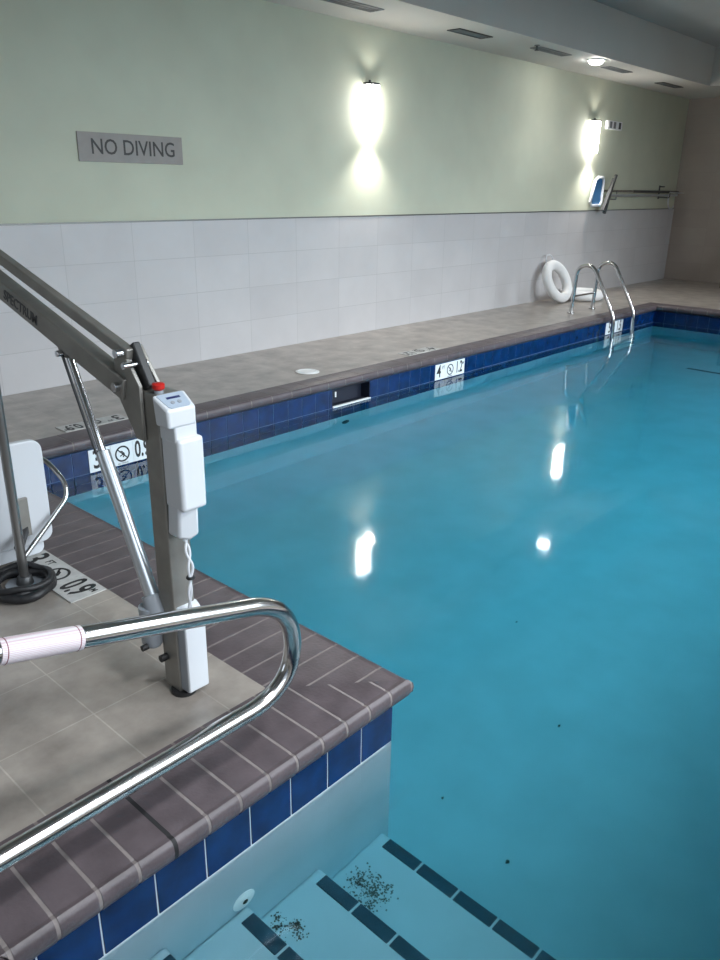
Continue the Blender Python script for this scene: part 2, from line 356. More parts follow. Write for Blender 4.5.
# ------------------------------------------------------------------ waterline tile band
SP = 0.1557
def tile_band(name, origin, along, outward, L, off, skip=(), zlo=None, zhi=None):
    zlo = ZT1 if zlo is None else zlo; zhi = ZT0 if zhi is None else zhi
    o = V(origin); a = V(along); d = V(outward); mb = MB()
    ends = sorted(skip); cur = 0.0
    for s0, s1 in ends + [(L, L)]:       # grout bed
        if s0 > cur:
            p = o + a*cur; q = o + a*s0 + d*0.03
            mb.box((p.x, p.y, zlo-0.004), (q.x, q.y, zhi), 1)
        cur = s1
    t = -SP + off % SP; hg = 0.0022
    while t < L:
        segs = [(max(t+hg, 0), min(t+SP-hg, L))]
        for s0, s1 in skip:
            ns = []
            for x0, x1 in segs:
                if x1 <= s0 or x0 >= s1: ns.append((x0, x1))
                else:
                    if x0 < s0: ns.append((x0, s0))
                    if x1 > s1: ns.append((s1, x1))
            segs = ns
        for x0, x1 in segs:
            if x1-x0 > 0.01:
                p = o + a*x0 - d*0.003; q = o + a*x1 + d*0.01
                mb.box((p.x, p.y, zlo+0.003), (q.x, q.y, zhi-0.001), 0)
        t += SP
    return struct(mb.build(name, [M['bluetile'], M['bluegrout'] if origin[1] == YB else M['whitegrout']], None, bevel=0.0015, bseg=1, origin=(0,0,0)), 'cobalt blue waterline tiles and added dark underwater rows')
SK = (2.912, 3.395)
tile_band('trim_8', (0, 0, 0), (-1,0,0), (0,1,0), 1.36, 0)
tile_band('trim_9', (0, 0, 0), (0,1,0), (-1,0,0), YB, 0)
tile_band('trim_10', (0, YB, 0), (1,0,0), (0,1,0), XE, 1.628, [SK])
tile_band('trim_11', (XE, YB, 0), (0,-1,0), (1,0,0), YB-YN, 0)
tile_band('trim_12', (XE, YN, 0), (-1,0,0), (0,-1,0), XE-XA, 0)
for k in range(2):  # added dark rows, standing in for the dark reflection below the waterline
    tile_band('trim_%d' % (16+k), (0, YB, 0), (1,0,0), (0,1,0), XE, 1.628, zlo=ZT1-SP*(k+1), zhi=ZT1-SP*k)
    tile_band('trim_%d' % (18+k), (XE, YB, 0), (0,-1,0), (1,0,0), YB-YN, 0, zlo=ZT1-SP*(k+1), zhi=ZT1-SP*k)
tile_band('trim_13', (XA, YN, 0), (0,1,0), (-1,0,0), -YN, 0)

# ------------------------------------------------------------------ basin
ZB0, ZB1 = -1.15, -1.75
ba = MB(); T = 0.12; zt = ZT1-0.003
ba.box((-T, 0, ZB1-0.2), (0, YB+T, zt)); ba.box((0, YB, ZB1-0.2), (XE+T, YB+T, zt)); ba.box((XE, YN-T, ZB1-0.2), (XE+T, YB, zt))
ba.box((XA-T, YN-T, ZB1-0.2), (XE, YN, zt)); ba.box((XA-T, YN, ZB1-0.2), (XA, T, zt)); ba.box((XA, 0, ZB1-0.2), (-T, T, zt))
def slab(x0, x1, y0, y1, z0, z1): ba.add([(x0,y0,z0),(x1,y0,z1),(x1,y1,z1),(x0,y1,z0),(x0,y0,-2.0),(x1,y0,-2.0),(x1,y1,-2.0),(x0,y1,-2.0)], [(0,1,2,3),(7,6,5,4),(0,4,5,1),(1,5,6,2),(2,6,7,3),(3,7,4,0)])
slab(-0.5, XE+0.05, YN-0.05, YB+0.05, ZB0, ZB1)
struct(ba.build('pool_basin', M['plaster'], None, origin=(0,0,0)), 'pale plastered pool basin')
STEPS = [(-0.035, -0.84), (-0.352, -0.70), (-0.648, -0.56), (-0.925, -0.42)]
st = MB(); prev_x = XA
for x, z in reversed(STEPS):
    st.box((XA, YN, z-0.16), (x, 0, z))
st.box((XA, YN, -1.2), (STEPS[0][0], 0, -0.85))
struct(st.build('pool_steps', M['plaster'], None, bevel=0.012, bseg=3, origin=(0,0,0)), 'pale underwater entry steps with dark nosing tiles')
nz = MB()
for i, (x, z) in enumerate(STEPS):
    y = -0.042 + 0.004*i
    while y-0.145 > YN:
        nz.box((x-0.052, y-0.145, z-0.02), (x-0.004, y, z+0.003)); y -= 0.152
struct(nz.build('trim_14', M['nosing'], None, bevel=0.004, origin=(0,0,0)), 'dark tile strips on the step edges')
struct(MB().box((8.225, YN+0.4, -1.70), (8.285, 2.09, -1.660)).build('trim_15', M['nosing'], None), 'dark tile line on the deep floor at the far end')

# water body
wt = MB(); e = 0.006
poly = [(-e, e), (-e, YB+e), (XE+e, YB+e), (XE+e, YN-e), (XA-e, YN-e), (XA-e, e)]
wt.prism([(x, y, -1.98) for x, y in poly], (0, 0, 1.98+ZW))
wo = wt.build('pool_water', M['water'], None, origin=(0,0,0)); wo['kind'] = 'stuff'
tag(wo, 'still blue-green water filling the swimming pool', 'water')

# ------------------------------------------------------------------ skimmer opening
sk = thing('skimmer_opening', 'dark skimmer mouth with a white weir bar in the blue waterline tiles', 'pool skimmer', ((SK[0]+SK[1])/2, YB, ZT1))
x0, x1 = SK
MB().box((x0, YB+0.1, ZT1), (x1, YB+0.11, ZT0)).box((x0-0.0, YB+0.001, ZT1-0.002), (x0+0.006, YB+0.1, ZT0)).box((x1-0.006, YB+0.001, ZT1-0.002), (x1, YB+0.1, ZT0)).box((x0, YB+0.001, ZT0-0.006), (x1, YB+0.1, ZT0)).box((x0, YB+0.03, ZT1-0.002), (x1, YB+0.1, ZT1+0.004)).build('throat', M['holder'], sk)
MB().box((x0+0.01, YB-0.008, ZT1-0.003), (x1+0.01, YB+0.02, ZT1+0.010)).build('weir_bar', M['whitematt'], sk, bevel=0.003)
MB().box((x0+0.035, YB-0.003, -0.155), (x0+0.05, YB+0.01, -0.11)).build('clip', M['whitematt'], sk)

lid = thing('deck_cover', 'round white access cover set in the deck near the back pool edge', 'cover', (2.975, 3.49, 0))
MB().cyl((2.975, 3.49, 0.0005), (2.975, 3.49, 0.007), 0.105, 40).build('cover', M['whitematt'], lid, bevel=0.003)
MB().torus((2.975, 3.49, 0.007), (0,0,1), 0.08, 0.003, 32, 8).build('raised_ring', M['inlet'], lid)

# ------------------------------------------------------------------ return inlets
def inlet(c, n, r, label, mt, hole):
    t = thing('return_inlet', label, 'pool inlet', c); c = V(c); n = V(n)
    MB().tube([c, c+n*0.003, c+n*0.007, c+n*0.009], [r, r, r*0.75, r*0.55], 28).build('flange', mt, t)
    MB().tube([c+n*0.0085, c+n*0.0105], [r*0.25, r*0.22], 16).build('nozzle', hole, t)
    return t
inlet((-0.660, 0, -0.517), (0,-1,0), 0.040, 'white round inlet fitting under water beside the entry steps', M['inlet'], M['debris'])
inlet((3.08, YB, -0.741), (0,-1,0), 0.045, 'dark round inlet under water below the skimmer mouth', M['holder'], M['debris'])
inlet((7.64, YB, -0.81), (0,-1,0), 0.055, 'white round inlet under water left of the pool ladder', M['signwhite'], M['inlet'])

# ------------------------------------------------------------------ depth markers
def no_dive(mb, c, right, upv, r, nrm):
    c = V(c); R_ = V(right); U = V(upv)
    mb.ringflat(c, R_, U, r, r*0.80, 0.0008)
    d = (R_ - U).normalized(); s_ = (R_+U).normalized()
    q = [c - d*r*0.86 - s_*r*0.07, c + d*r*0.86 - s_*r*0.07, c + d*r*0.86 + s_*r*0.07, c - d*r*0.86 + s_*r*0.07]
    mb.prism(q, V(nrm)*0.0008)
    for a, b in [((-0.1, 0.35), (0.25, -0.05)), ((0.25, -0.05), (0.05, -0.45)), ((0.25, 0.0), (-0.35, -0.25)), ((-0.1, 0.3), (-0.45, 0.35))]:
        p0 = c + R_*a[0]*r + U*a[1]*r; p1 = c + R_*b[0]*r + U*b[1]*r; dd = (p1-p0).normalized(); ss = dd.cross(V(nrm)).normalized()*r*0.07
        mb.prism([p0-ss, p1-ss, p1+ss, p0+ss], V(nrm)*0.0008)
def depth_sign(label, c, right, upv, L, H, feet, unit, metres, munit, mt, layout, sym=True):
    R_ = V(right); U = V(upv); N = R_.cross(U); c = V(c)
    t = thing('depth_marker', label, 'depth marker', c)
    th = 0.004
    n_t = 3 if sym else 2
    mb = MB(); wt_ = L/n_t
    for k in range(n_t):
        a = c + R_*(-L/2 + k*wt_ + 0.001) - U*(H/2-0.001); 
        mb.prism([a, a+R_*(wt_-0.002), a+R_*(wt_-0.002)+U*(H-0.002), a+U*(H-0.002)], N*th)
    mb.build('tile_plate', mt, t)
    o = c + N*(th+0.0004)
    f = layout
    text(feet, H*1.02*f[2], o + R_*L*f[0], R_, U, M['black'], t, 'numeral', 0.8, 0.0025)
    if unit: text(unit, H*0.30, o + R_*L*(f[0]+0.15) + U*H*0.22, R_, U, M['black'], t, 'unit', 0.85, 0.0004)
    if sym:
        s_ = MB(); no_dive(s_, o, R_, U, H*0.36, N); s_.build('no_diving_symbol', M['black'], t)
        text('NO DIVING', H*0.10, o - U*H*0.43, R_, U, M['black'], t, 'caption', 1.0)
    text(metres, H*0.95*f[2], o + R_*L*f[1], R_, U, M['black'], t, 'numeral', 0.58, 0.0035)
    if munit: text(munit, H*0.26, o + R_*L*(f[1]+0.135) + U*H*0.22, R_, U, M['black'], t, 'unit', 0.8, 0.0004)
    return t
zs = (ZT0+ZT1)/2 - 0.002; LX = (-0.38, 0.31, 1.1)
X_, Z_, mY = (1,0,0), (0,0,1), YB-0.0032
depth_sign('white tile depth marker reading 3 ft 0.9 m at the waterline behind the lift', (0.895, mY, zs), X_, Z_, 0.49, 0.155, '3', 'FT', '0.9', 'M', M['signwhite'], LX)
depth_sign('white tile depth marker reading 4 ft 1.2 m right of the skimmer mouth', (4.595, mY, zs), X_, Z_, 0.49, 0.155, '4', 'FT', '1.2', 'M', M['signwhite'], LX)
depth_sign('white tile depth marker reading 5 ft 1.5 m behind the ladder', (8.27, mY, zs), X_, Z_, 0.50, 0.155, '5', '', '1.5', '', M['signwhite'], (-0.28, 0.26, 1.25), False)
depth_sign('floor depth marker reading 3 ft 0.9 m on the deck by the lift seat', (-0.402, 1.490, 0.0005), (0,-1,0), (1,0,0), 0.52, 0.155, '3', 'FT', '0.9', 'M', M['floorsign'], LX)
depth_sign('floor depth marker on the far deck edge behind the lift', (0.85, 3.380, 0.0005), (-1,0,0), (0,-1,0), 0.47, 0.15, '3', 'FT', '0.9', 'M', M['floorsign'], LX)
depth_sign('floor depth marker on the far deck above the 4 ft waterline marker', (4.42, 3.380, 0.0005), (-1,0,0), (0,-1,0), 0.50, 0.15, '4', 'FT', '1.2', 'M', M['floorsign'], LX)

# ------------------------------------------------------------------ NO DIVING sign
s = thing('no_diving_sign', 'taupe wall sign reading NO DIVING in dark letters', 'sign', (2.05, W, 1.68))
MB().box((1.577, W-0.012, 1.680), (2.523, W-0.0005, 1.890)).build('plate', M['taupe'], s, bevel=0.002)
text('NO DIVING', 0.158, (2.065, W-0.0125, 1.785), (1,0,0), (0,0,1), M['signtext'], s, 'lettering', 0.93, 0.001)

# ------------------------------------------------------------------ wall sconces
def sconce(x, zc, label):
    t = thing('wall_sconce', label, 'wall lamp', (x, W, zc), 'glowing wall sconces')
    y = W-0.0005
    MB().box((x-0.06, y-0.02, zc-0.17), (x+0.06, y, zc+0.17)).build('back_plate', M['brushed'], t, bevel=0.003)
    seg = 16; r = 0.10
    prof = [(r*math.cos(PI*k/seg), -0.015-r*math.sin(PI*k/seg)) for k in range(seg+1)]
    MB().prism([(x+a, y+b, zc-0.26) for a, b in prof], (0,0,0.42)).build('glass_shade', M['shade'], t)
    prof2 = [(a*1.06, b*1.06) for a, b in prof]
    MB().prism([(x+a, y+b, zc+0.161) for a, b in prof2], (0,0,0.02)).build('top_cap', M['darkgrey'], t, bevel=0.002)
    MB().cyl((x-0.04, y-0.05, zc+0.181), (x-0.04, y-0.05, zc+0.205), 0.012, 12).build('finial', M['darkgrey'], t)
    for zz, rx, en in ((zc-0.30, -0.32, 55), (zc+0.24, PI, 2.5)):
        l = bpy.data.lights.new('sconce_beam', 'SPOT'); l.energy = en; l.spot_size = math.radians(125); l.spot_blend = 0.8; l.shadow_soft_size = 0.05; l.color = (1.0, 0.96, 0.9)
        o = bpy.data.objects.new('sconce_beam', l); C.objects.link(o); o.parent = t; o.location = (0, -0.13, zz-zc); o.rotation_euler = (rx, 0, 0)
    return t
sconce(4.86, 2.33, 'glowing wall sconce on the green wall, nearer one right of the NO DIVING sign')
sconce(9.75, 2.30, 'glowing wall sconce on the green wall, farther one above the pole and net')

wb = thing('wall_box', 'small white box with dark squares on the green wall right of the far sconce', 'wall box', (10.39, W, 2.40))
MB().box((10.15, W-0.05, 2.385), (10.62, W-0.0005, 2.505)).build('casing', M['whitematt'], wb, bevel=0.006)
for xx in (10.20, 10.33, 10.50):
    MB().box((xx, W-0.054, 2.40), (xx+0.07, W-0.05, 2.49)).build('dark_window', M['ventframe'] if xx < 10.45 else M['vent'], wb)

# ------------------------------------------------------------------ ceiling fittings
def vent(x, y, L, Wd, label, outline=False):
    t = thing('ceiling_vent', label, 'vent', (x, y, ZC), 'slot vents in the low ceiling strip')
    z = ZC-0.001
    fr_ = MB(); f = 0.018
    fr_.box((x-L/2, y-Wd/2, z-0.008), (x+L/2, y-Wd/2+f, z)).box((x-L/2, y+Wd/2-f, z-0.008), (x+L/2, y+Wd/2, z)).box((x-L/2, y-Wd/2+f, z-0.008), (x-L/2+f, y+Wd/2-f, z)).box((x+L/2-f, y-Wd/2+f, z-0.008), (x+L/2, y+Wd/2-f, z))
    fr_.build('frame', M['ventframe'] if not outline else M['darkgrey'], t)
    MB().box((x-L/2+f, y-Wd/2+f, z-0.003), (x+L/2-f, y+Wd/2-f, z)).build('backing', M['ventframe'] if outline else M['vent'], t)
    for k in range(3):
        yy = y-Wd/2+f+(k+0.5)*(Wd-2*f)/3
        MB().box((x-L/2+f, yy-0.004, z-0.007), (x+L/2-f, yy+0.004, z-0.003)).build('slat', M['ventframe'], t)
vent(4.00, 4.00, 0.78, 0.17, 'dark slot vent in the low ceiling strip, nearest the camera')
vent(5.83, 3.98, 0.60, 0.16, 'pale slot vent with thin dark outline, second from the camera', True)
vent(7.32, 3.88, 0.72, 0.14, 'dark slot vent beside the sprinkler in the ceiling strip')
vent(9.13, 3.93, 0.66, 0.14, 'dark slot vent just beyond the ceiling downlight')
vent(11.1, 4.02, 0.75, 0.14, 'faint slot vent in the ceiling strip, farthest of the vents', True)
sp = thing('fire_sprinkler', 'small dark sprinkler head hanging from the ceiling strip between the vents', 'sprinkler', (6.86, 3.80, ZC))
MB().cyl((6.86, 3.80, ZC), (6.86, 3.80, ZC-0.008), 0.03, 20).build('escutcheon', M['ventframe'], sp)
MB().tube([(6.86, 3.80, ZC-0.008), (6.86, 3.80, ZC-0.05)], 0.013, 12).build('body', M['darkgrey'], sp)
MB().cyl((6.86, 3.80, ZC-0.05), (6.86, 3.80, ZC-0.056), 0.025, 16).build('deflector', M['darkgrey'], sp)
dl = thing('ceiling_downlight', 'bright round downlight in the ceiling strip at the raised edge', 'ceiling light', (8.20, 3.76, ZC))
MB().torus((8.20, 3.76, ZC-0.004), (0,0,1), 0.10, 0.012, 32, 10).build('rim', M['whitematt'], dl)
MB().tube([(8.20, 3.76, ZC-0.001), (8.20, 3.76, ZC-0.03), (8.20, 3.76, ZC-0.05), (8.20, 3.76, ZC-0.06)], [0.088, 0.085, 0.06, 0.02], 28).build('lens', M['lamp'], dl)
l = bpy.data.lights.new('downlight_beam', 'SPOT'); l.energy = 70; l.spot_size = math.radians(120); l.spot_blend = 0.7; l.shadow_soft_size = 0.08
o = bpy.data.objects.new('downlight_beam', l); C.objects.link(o); o.parent = dl; o.location = (0, 0, -0.03)

for i, (px_, nm) in enumerate([(-0.3, 'nearest the entry steps'), (2.6, 'second from the entry steps'), (5.4, 'third from the entry steps'), (8.4, 'farthest from the entry steps')]):  # added unseen panels: extra overhead fill for the steps and pool floor
    t = thing('added_fill_panel', 'added square white fill light panel in the raised ceiling, out of view, ' + nm, 'ceiling light', (px_, -1.6, ZC2), 'added fill light panels in the raised ceiling')
    MB().box((px_-0.33, -1.93, ZC2-0.02), (px_+0.33, -1.27, ZC2-0.0005)).build('frame', M['whitematt'], t, bevel=0.004)
    MB().box((px_-0.29, -1.89, ZC2-0.025), (px_+0.29, -1.31, ZC2-0.018)).build('diffuser', M['panel'], t)
    l = area('fill_panel_light', (px_, -1.6, ZC2-0.03), (px_, -1.35, 0), 0.56, 0.56, 60, (0.95, 0.98, 1.0), 125)
    l.parent = t; l.location = (0, 0, -0.03)

# ------------------------------------------------------------------ leaf net, brush and hooks on the wall
yy = W-0.07
ln = thing('leaf_skimmer', 'blue-meshed white leaf net on a long pole hung flat on the green wall', 'leaf net', (11.9, yy, 1.5))
fr_pts = [(9.80, 1.36), (9.90, 1.66), (9.98, 1.71), (10.13, 1.71), (10.17, 1.66), (10.17, 1.36), (10.12, 1.31), (9.86, 1.31)]
MB().tube([V(x, yy, z) for x, z in fr_pts], 0.022, 10, False, closed=True).build('net_frame', M['white'], ln)
MB().prism([(x*0.97+9.99*0.03, yy+0.012, z*0.97+1.51*0.03) for x, z in fr_pts], (0, 0.008, 0)).build('mesh', M['netblue'], ln)
MB().tube([(10.17, yy, 1.52), (10.45, yy, 1.52), (11.3, yy, 1.52)], 0.018, 12).build('pole', M['steel'], ln)
MB().tube([(11.28, yy, 1.52), (13.12, yy, 1.515)], 0.022, 12).build('grip_pole', M['darkgrey'], ln)
pb = thing('pool_brush', 'dark pool brush standing upright on a pole next to the blue leaf net', 'pool brush', (11.2, yy-0.05, 1.46))
y2 = yy-0.075
MB().tube([(10.42, y2, 1.75), (10.34, y2, 1.62), (10.24, y2, 1.40), (10.16, y2, 1.20)], [0.022, 0.026, 0.026, 0.03], 10).build('brush_head', M['darkgrey'], pb)
MB().beam((10.36, y2, 1.70), (10.10, y2, 1.24), 0.05, 0.03, (0,1,0)).build('bristles', M['darkgrey'], pb)
MB().tube([(10.28, y2, 1.46), (10.55, y2, 1.455), (12.9, y2, 1.465)], 0.019, 12).build('pole', M['alu'], pb)
MB().tube([(10.29, y2, 1.52), (10.50, y2, 1.52), (10.50, y2, 1.40), (10.26, y2, 1.40)], 0.010, 8).build('handle_bracket', M['steel'], pb)
cr = thing('rescue_hook', 'curved metal rescue hook at the right end of the wall poles', 'rescue hook', (12.6, yy-0.1, 1.4))
MB().tube(arc((12.62, yy-0.11, 1.40), (1,0,0), (0,0,1), 0.16, PI*1.75, PI*0.75, 14), 0.012, 10).build('hook', M['alu'], cr)
MB().tube([(12.51, yy-0.11, 1.51), (13.1, yy-0.11, 1.50)], 0.012, 10).build('stub_pole', M['alu'], cr)
for x in (12.45,):
    h = thing('pole_hook', 'small dark wall bracket holding the poles beside the rescue hook', 'wall hook', (x, W, 1.5))
    MB().box((x-0.02, W-0.01, 1.40), (x+0.02, W-0.0005, 1.62)).build('plate', M['darkgrey'], h)
    MB().tube(smooth_path([(x, W-0.01, 1.43), (x, W-0.2, 1.42), (x, W-0.2, 1.50)], 0.03), 0.008, 8).build('arm', M['darkgrey'], h)
    MB().tube([(x, W-0.01, 1.60), (x, W-0.09, 1.60)], 0.01, 8).build('peg', M['darkgrey'], h)

# ------------------------------------------------------------------ life rings
ax = V(0.55, -0.80, 0.23).normalized()
lr = thing('life_ring', 'white life ring leaning upright against the tiled wall left of the ladder', 'life ring', (8.75, 4.25, 0))
cc = V(8.72, 4.27, 0.29)
MB().torus(cc, (-0.02, -0.90, 0.43), 0.245, 0.070, 48, 20).build('ring', M['ringwhite'], lr)
MB().tube(smooth_path([cc+V(-0.13, 0.10, 0.20), cc+V(-0.12, 0.16, 0.35), cc+V(0.06, 0.17, 0.37), cc+V(0.10, 0.12, 0.22)], 0.08), 0.009, 8).build('grab_rope', M['white'], lr)
lr2 = thing('life_ring', 'white life ring lying flat on the deck behind the ladder', 'life ring', (9.28, 4.14, 0))
MB().torus((9.28, 4.14, 0.075), (0,0,1), 0.24, 0.072, 48, 20).build('ring', M['ringwhite'], lr2)
MB().tube(arc((9.28, 4.14, 0.12), (1,0,0), (0,1,0), 0.315, 0.3, 2.2, 10), 0.009, 8).build('grab_rope', M['whitematt'], lr2)

# ------------------------------------------------------------------ pool ladder
la = thing('pool_ladder', 'stainless steel pool ladder arching over the back coping into the water', 'pool ladder', (8.1, 3.3, 0))
for x in (7.88, 8.48):
    pts = smooth_path([(x, 3.57, 0.0), (x, 3.54, 0.60), (x, 3.33, 0.640), (x, 2.97, 0.02), (x, 2.93, -1.1)], [0.17, 0.12, 0.10], 8)
    MB().tube(pts, 0.024, 16).build('rail', M['steel'], la)
    MB().cyl((x, 3.57, 0.0005), (x, 3.57, 0.02), 0.045, 20).build('foot_flange', M['steel'], la, bevel=0.003)
MB().cyl((7.88, 3.558, 0.22), (8.48, 3.558, 0.22), 0.012, 10).build('crossbar', M['steel'], la)
for z in (-0.45, -0.72, -0.99):
    MB().box((7.89, 2.90, z-0.015), (8.47, 3.0, z+0.01)).build('tread', M['signwhite'], la, bevel=0.004)

# ------------------------------------------------------------------ dark chair at the right edge
ch = thing('chair', 'dark chair on the far deck cut off by the right edge of the photo', 'chair', (12.75, 3.1, 0))
for x in (12.50, 12.92):
    for y in (3.22, 2.78):
        MB().box((x-0.02, y-0.02, 0.0), (x+0.02, y+0.02, 0.43)).build('leg', M['wood'], ch, bevel=0.004)
MB().box((12.46, 2.74, 0.43), (12.96, 3.20, 0.47)).build('seat', M['wood'], ch, bevel=0.01)
MB().box((12.90, 2.74, 0.47), (12.95, 3.20, 0.90)).build('backrest', M['wood'], ch, bevel=0.01)

# ------------------------------------------------------------------ stair handrail
hr = thing('pool_handrail', 'large stainless steel handrail loop with a white printed sleeve beside the entry steps', 'handrail', (-1.45, 0.03, 0))
yr = 0.03
path = [(-1.95, yr, 0.0), (-1.95, yr, 0.857), (-1.50, yr, 0.0)]
loop = smooth_path([path[0], path[1], (-0.535, yr, 0.489), (-0.470, yr, 0.452), (-0.430, yr, 0.395), (-0.418, yr, 0.320), (-0.432, yr, 0.250), (-0.480, yr, 0.200), (-0.550, yr, 0.178), (-1.50, yr, 0.180), path[-1]],
    [0.15, 0.05, 0.05, 0.05, 0.05, 0.05, 0.05, 0.05, 0.09], 6)
MB().tube(loop, 0.0252, 28).build('rail', M['steel'], hr)
for x in (-1.95, -1.50):
    MB().cyl((x, yr, 0.001), (x, yr, 0.022), 0.055, 24).build('foot_flange', M['steel'], hr, bevel=0.004)
sa, sb = V(-1.95, yr, 0.857), V(-0.405, yr, 0.455); dd = (sb-sa).normalized()
def at_x(x): return sa + dd*((x-sa.x)/dd.x)
MB().tube([at_x(-1.205), at_x(-1.035)], 0.0272, 28).build('printed_sleeve', M['sleeve'], hr)
for x in (-1.0455, -1.195):
    MB().tube([at_x(x), at_x(x+0.002)], 0.0276, 28).build('sleeve_line', M['redline'], hr)

# ------------------------------------------------------------------ pool lift
pl = thing('pool_lift', 'grey steel and white plastic pool lift with raised arm and hanging seat', 'pool lift', (-0.51, 0.46, 0))
mast = MB().box((-0.532, 0.44, 0.012), (-0.455, 0.520, 0.985)).build('mast', M['brushed'], pl, bevel=0.004)
MB().cyl((-0.508, 0.455, 0.0), (-0.508, 0.455, 0.014), 0.040, 24).build('foot_pad', M['rubber'], pl)
# foot cover with curved top
zc_ = [(0.402, 0.02), (0.402, 0.24)] + [(0.402+0.05*(1-math.cos(t)), 0.24+0.075*math.sin(t)) for t in [PI/2*k/8 for k in range(1, 9)]] + [(0.452, 0.02)]
MB().prism([(-0.525, y, z) for y, z in zc_], (0.078, 0, 0)).build('foot_cover', M['greyplastic'], pl, bevel=0.005)
MB().prism([(-0.524, y-0.003, z+0.001) for y, z in zc_[:-1]] + [(-0.524, 0.44, 0.03)], (0.076, 0, 0)).build('cover_front', M['white'], pl, bevel=0.004)
MB().cyl((-0.530, 0.50, 0.12), (-0.556, 0.50, 0.12), 0.012, 12).build('lock_knob', M['rubber'], pl)
# battery / control housing
def rbox(name, a, b, mt, par, bev=0.012, seg=4): return MB().box(a, b).build(name, mt, par, bevel=bev, bseg=seg)
bh = MB().prism([(-0.532, 0.352, 0.655), (-0.446, 0.352, 0.655), (-0.446, 0.352, 0.872), (-0.532, 0.352, 0.872)], (0, 0.088, 0)).build('battery_housing', M['white'], pl, bevel=0.012, bseg=4)
low = MB().prism([(-0.532, 0.375, 0.67), (-0.475, 0.358, 0.67), (-0.475, 0.362, 0.572), (-0.50, 0.37, 0.558), (-0.532, 0.385, 0.566)], (0, 0.055, 0)).build('battery_lower', M['white'], pl, bevel=0.008, bseg=3)
MB().box((-0.532, 0.366, 0.86), (-0.458, 0.44, 0.915)).build('housing_neck', M['white'], pl, bevel=0.005)
ctl = MB().add([(-0.553, 0.362, 0.905), (-0.460, 0.362, 0.905), (-0.460, 0.362, 0.958), (-0.553, 0.362, 0.958), (-0.553, 0.425, 0.905), (-0.460, 0.425, 0.905), (-0.452, 0.425, 0.992), (-0.560, 0.425, 0.992)],
    [(0,1,2,3),(5,4,7,6),(3,2,6,7),(0,4,5,1),(1,5,6,2),(0,3,7,4)]).build('control_unit', M['white'], pl, bevel=0.008, bseg=4)
nrm = V(0,-0.034,0.063).normalized(); upv_ = V(0, 0.063, 0.034).normalized(); cc = V(-0.506, 0.3935, 0.975)
q = [cc + V(1,0,0)*a + upv_*b for a, b in ((-0.035, -0.024), (-0.028, -0.030), (0.028, -0.030), (0.035, -0.024), (0.040, 0.024), (0.034, 0.029), (-0.038, 0.029), (-0.044, 0.024))]
MB().prism([p + nrm*0.0005 for p in q], nrm*0.0015).build('display_panel', M['screen'], ctl)
MB().prism([cc + V(1,0,0)*a + upv_*b + nrm*0.002 for a, b in ((-0.022, 0.006), (0.022, 0.006), (0.022, 0.014), (-0.022, 0.014))], nrm*0.0006).build('display_print', M['navy'], ctl)
for a in (-0.014, 0.008):
    MB().cyl(cc + V(a,0,0) - upv_*0.010 + nrm*0.002, cc + V(a,0,0) - upv_*0.010 + nrm*0.004, 0.006, 14).build('key', M['greyplastic'], ctl)
MB().cyl((-0.515, 0.455, 0.985), (-0.515, 0.455, 0.994), 0.013, 20).build('button_base', M['greyplastic'], pl)
MB().tube([(-0.515, 0.455, 0.994), (-0.515, 0.455, 0.999), (-0.515, 0.455, 1.011), (-0.515, 0.455, 1.014)], [0.012, 0.017, 0.018, 0.014], 24).build('emergency_button', M['red'], pl)
# side bracket of the mast on the far side
MB().prism([(-0.545, 0.505, 1.0), (-0.545, 0.585, 1.10), (-0.545, 0.625, 1.06), (-0.545, 0.625, 0.96), (-0.545, 0.540, 0.84), (-0.545, 0.505, 0.84)], (0.012, 0, 0)).build('pivot_plate', M['brushed'], pl, bevel=0.002)
MB().prism([(-0.485, 0.505, 1.0), (-0.485, 0.585, 1.10), (-0.485, 0.625, 1.06), (-0.485, 0.625, 0.96), (-0.485, 0.540, 0.84), (-0.485, 0.505, 0.84)], (0.012, 0, 0)).build('pivot_plate', M['brushed'], pl, bevel=0.002)
MB().beam((-0.512, 0.500, 0.99), (-0.512, 0.570, 1.105), 0.024, 0.040).build('link_bracket', M['darkgrey'], pl, bevel=0.004)
A0, A1 = V(-0.53, 0.575, 0.978), V(-0.53, 1.53, 1.265)
arm = MB().beam(A0, A1, 0.050, 0.066).build('lift_arm', M['brushed'], pl, bevel=0.004)
L0, L1 = V(-0.53, 0.555, 1.080), V(-0.53, 1.53, 1.362)
MB().beam(L0, L1, 0.030, 0.034).build('upper_link', M['brushed'], pl, bevel=0.004)
MB().box((-0.56, 1.49, 1.13), (-0.50, 1.55, 1.40)).build('arm_end_bracket', M['brushed'], pl, bevel=0.004)
da = (A1-A0).normalized()
text('SPECTRUM', 0.046, A0 + da*0.60 + V(-0.0258, 0, -0.002), -da, V(0, -da.z, da.y), M['darkgrey'], arm, 'lettering', 1.0, 0.0006)
for p, r in (((-0.53, 0.60, 0.985), 0.014), ((-0.53, 0.575, 1.085), 0.013), ((-0.53, 0.54, 1.055), 0.010), ((-0.53, 0.915, 1.035), 0.010)):
    MB().cyl(V(p)-V(0.04,0,0), V(p)+V(0.04,0,0), r, 16).build('pivot_bolt', M['chrome'], pl, bevel=0.002)
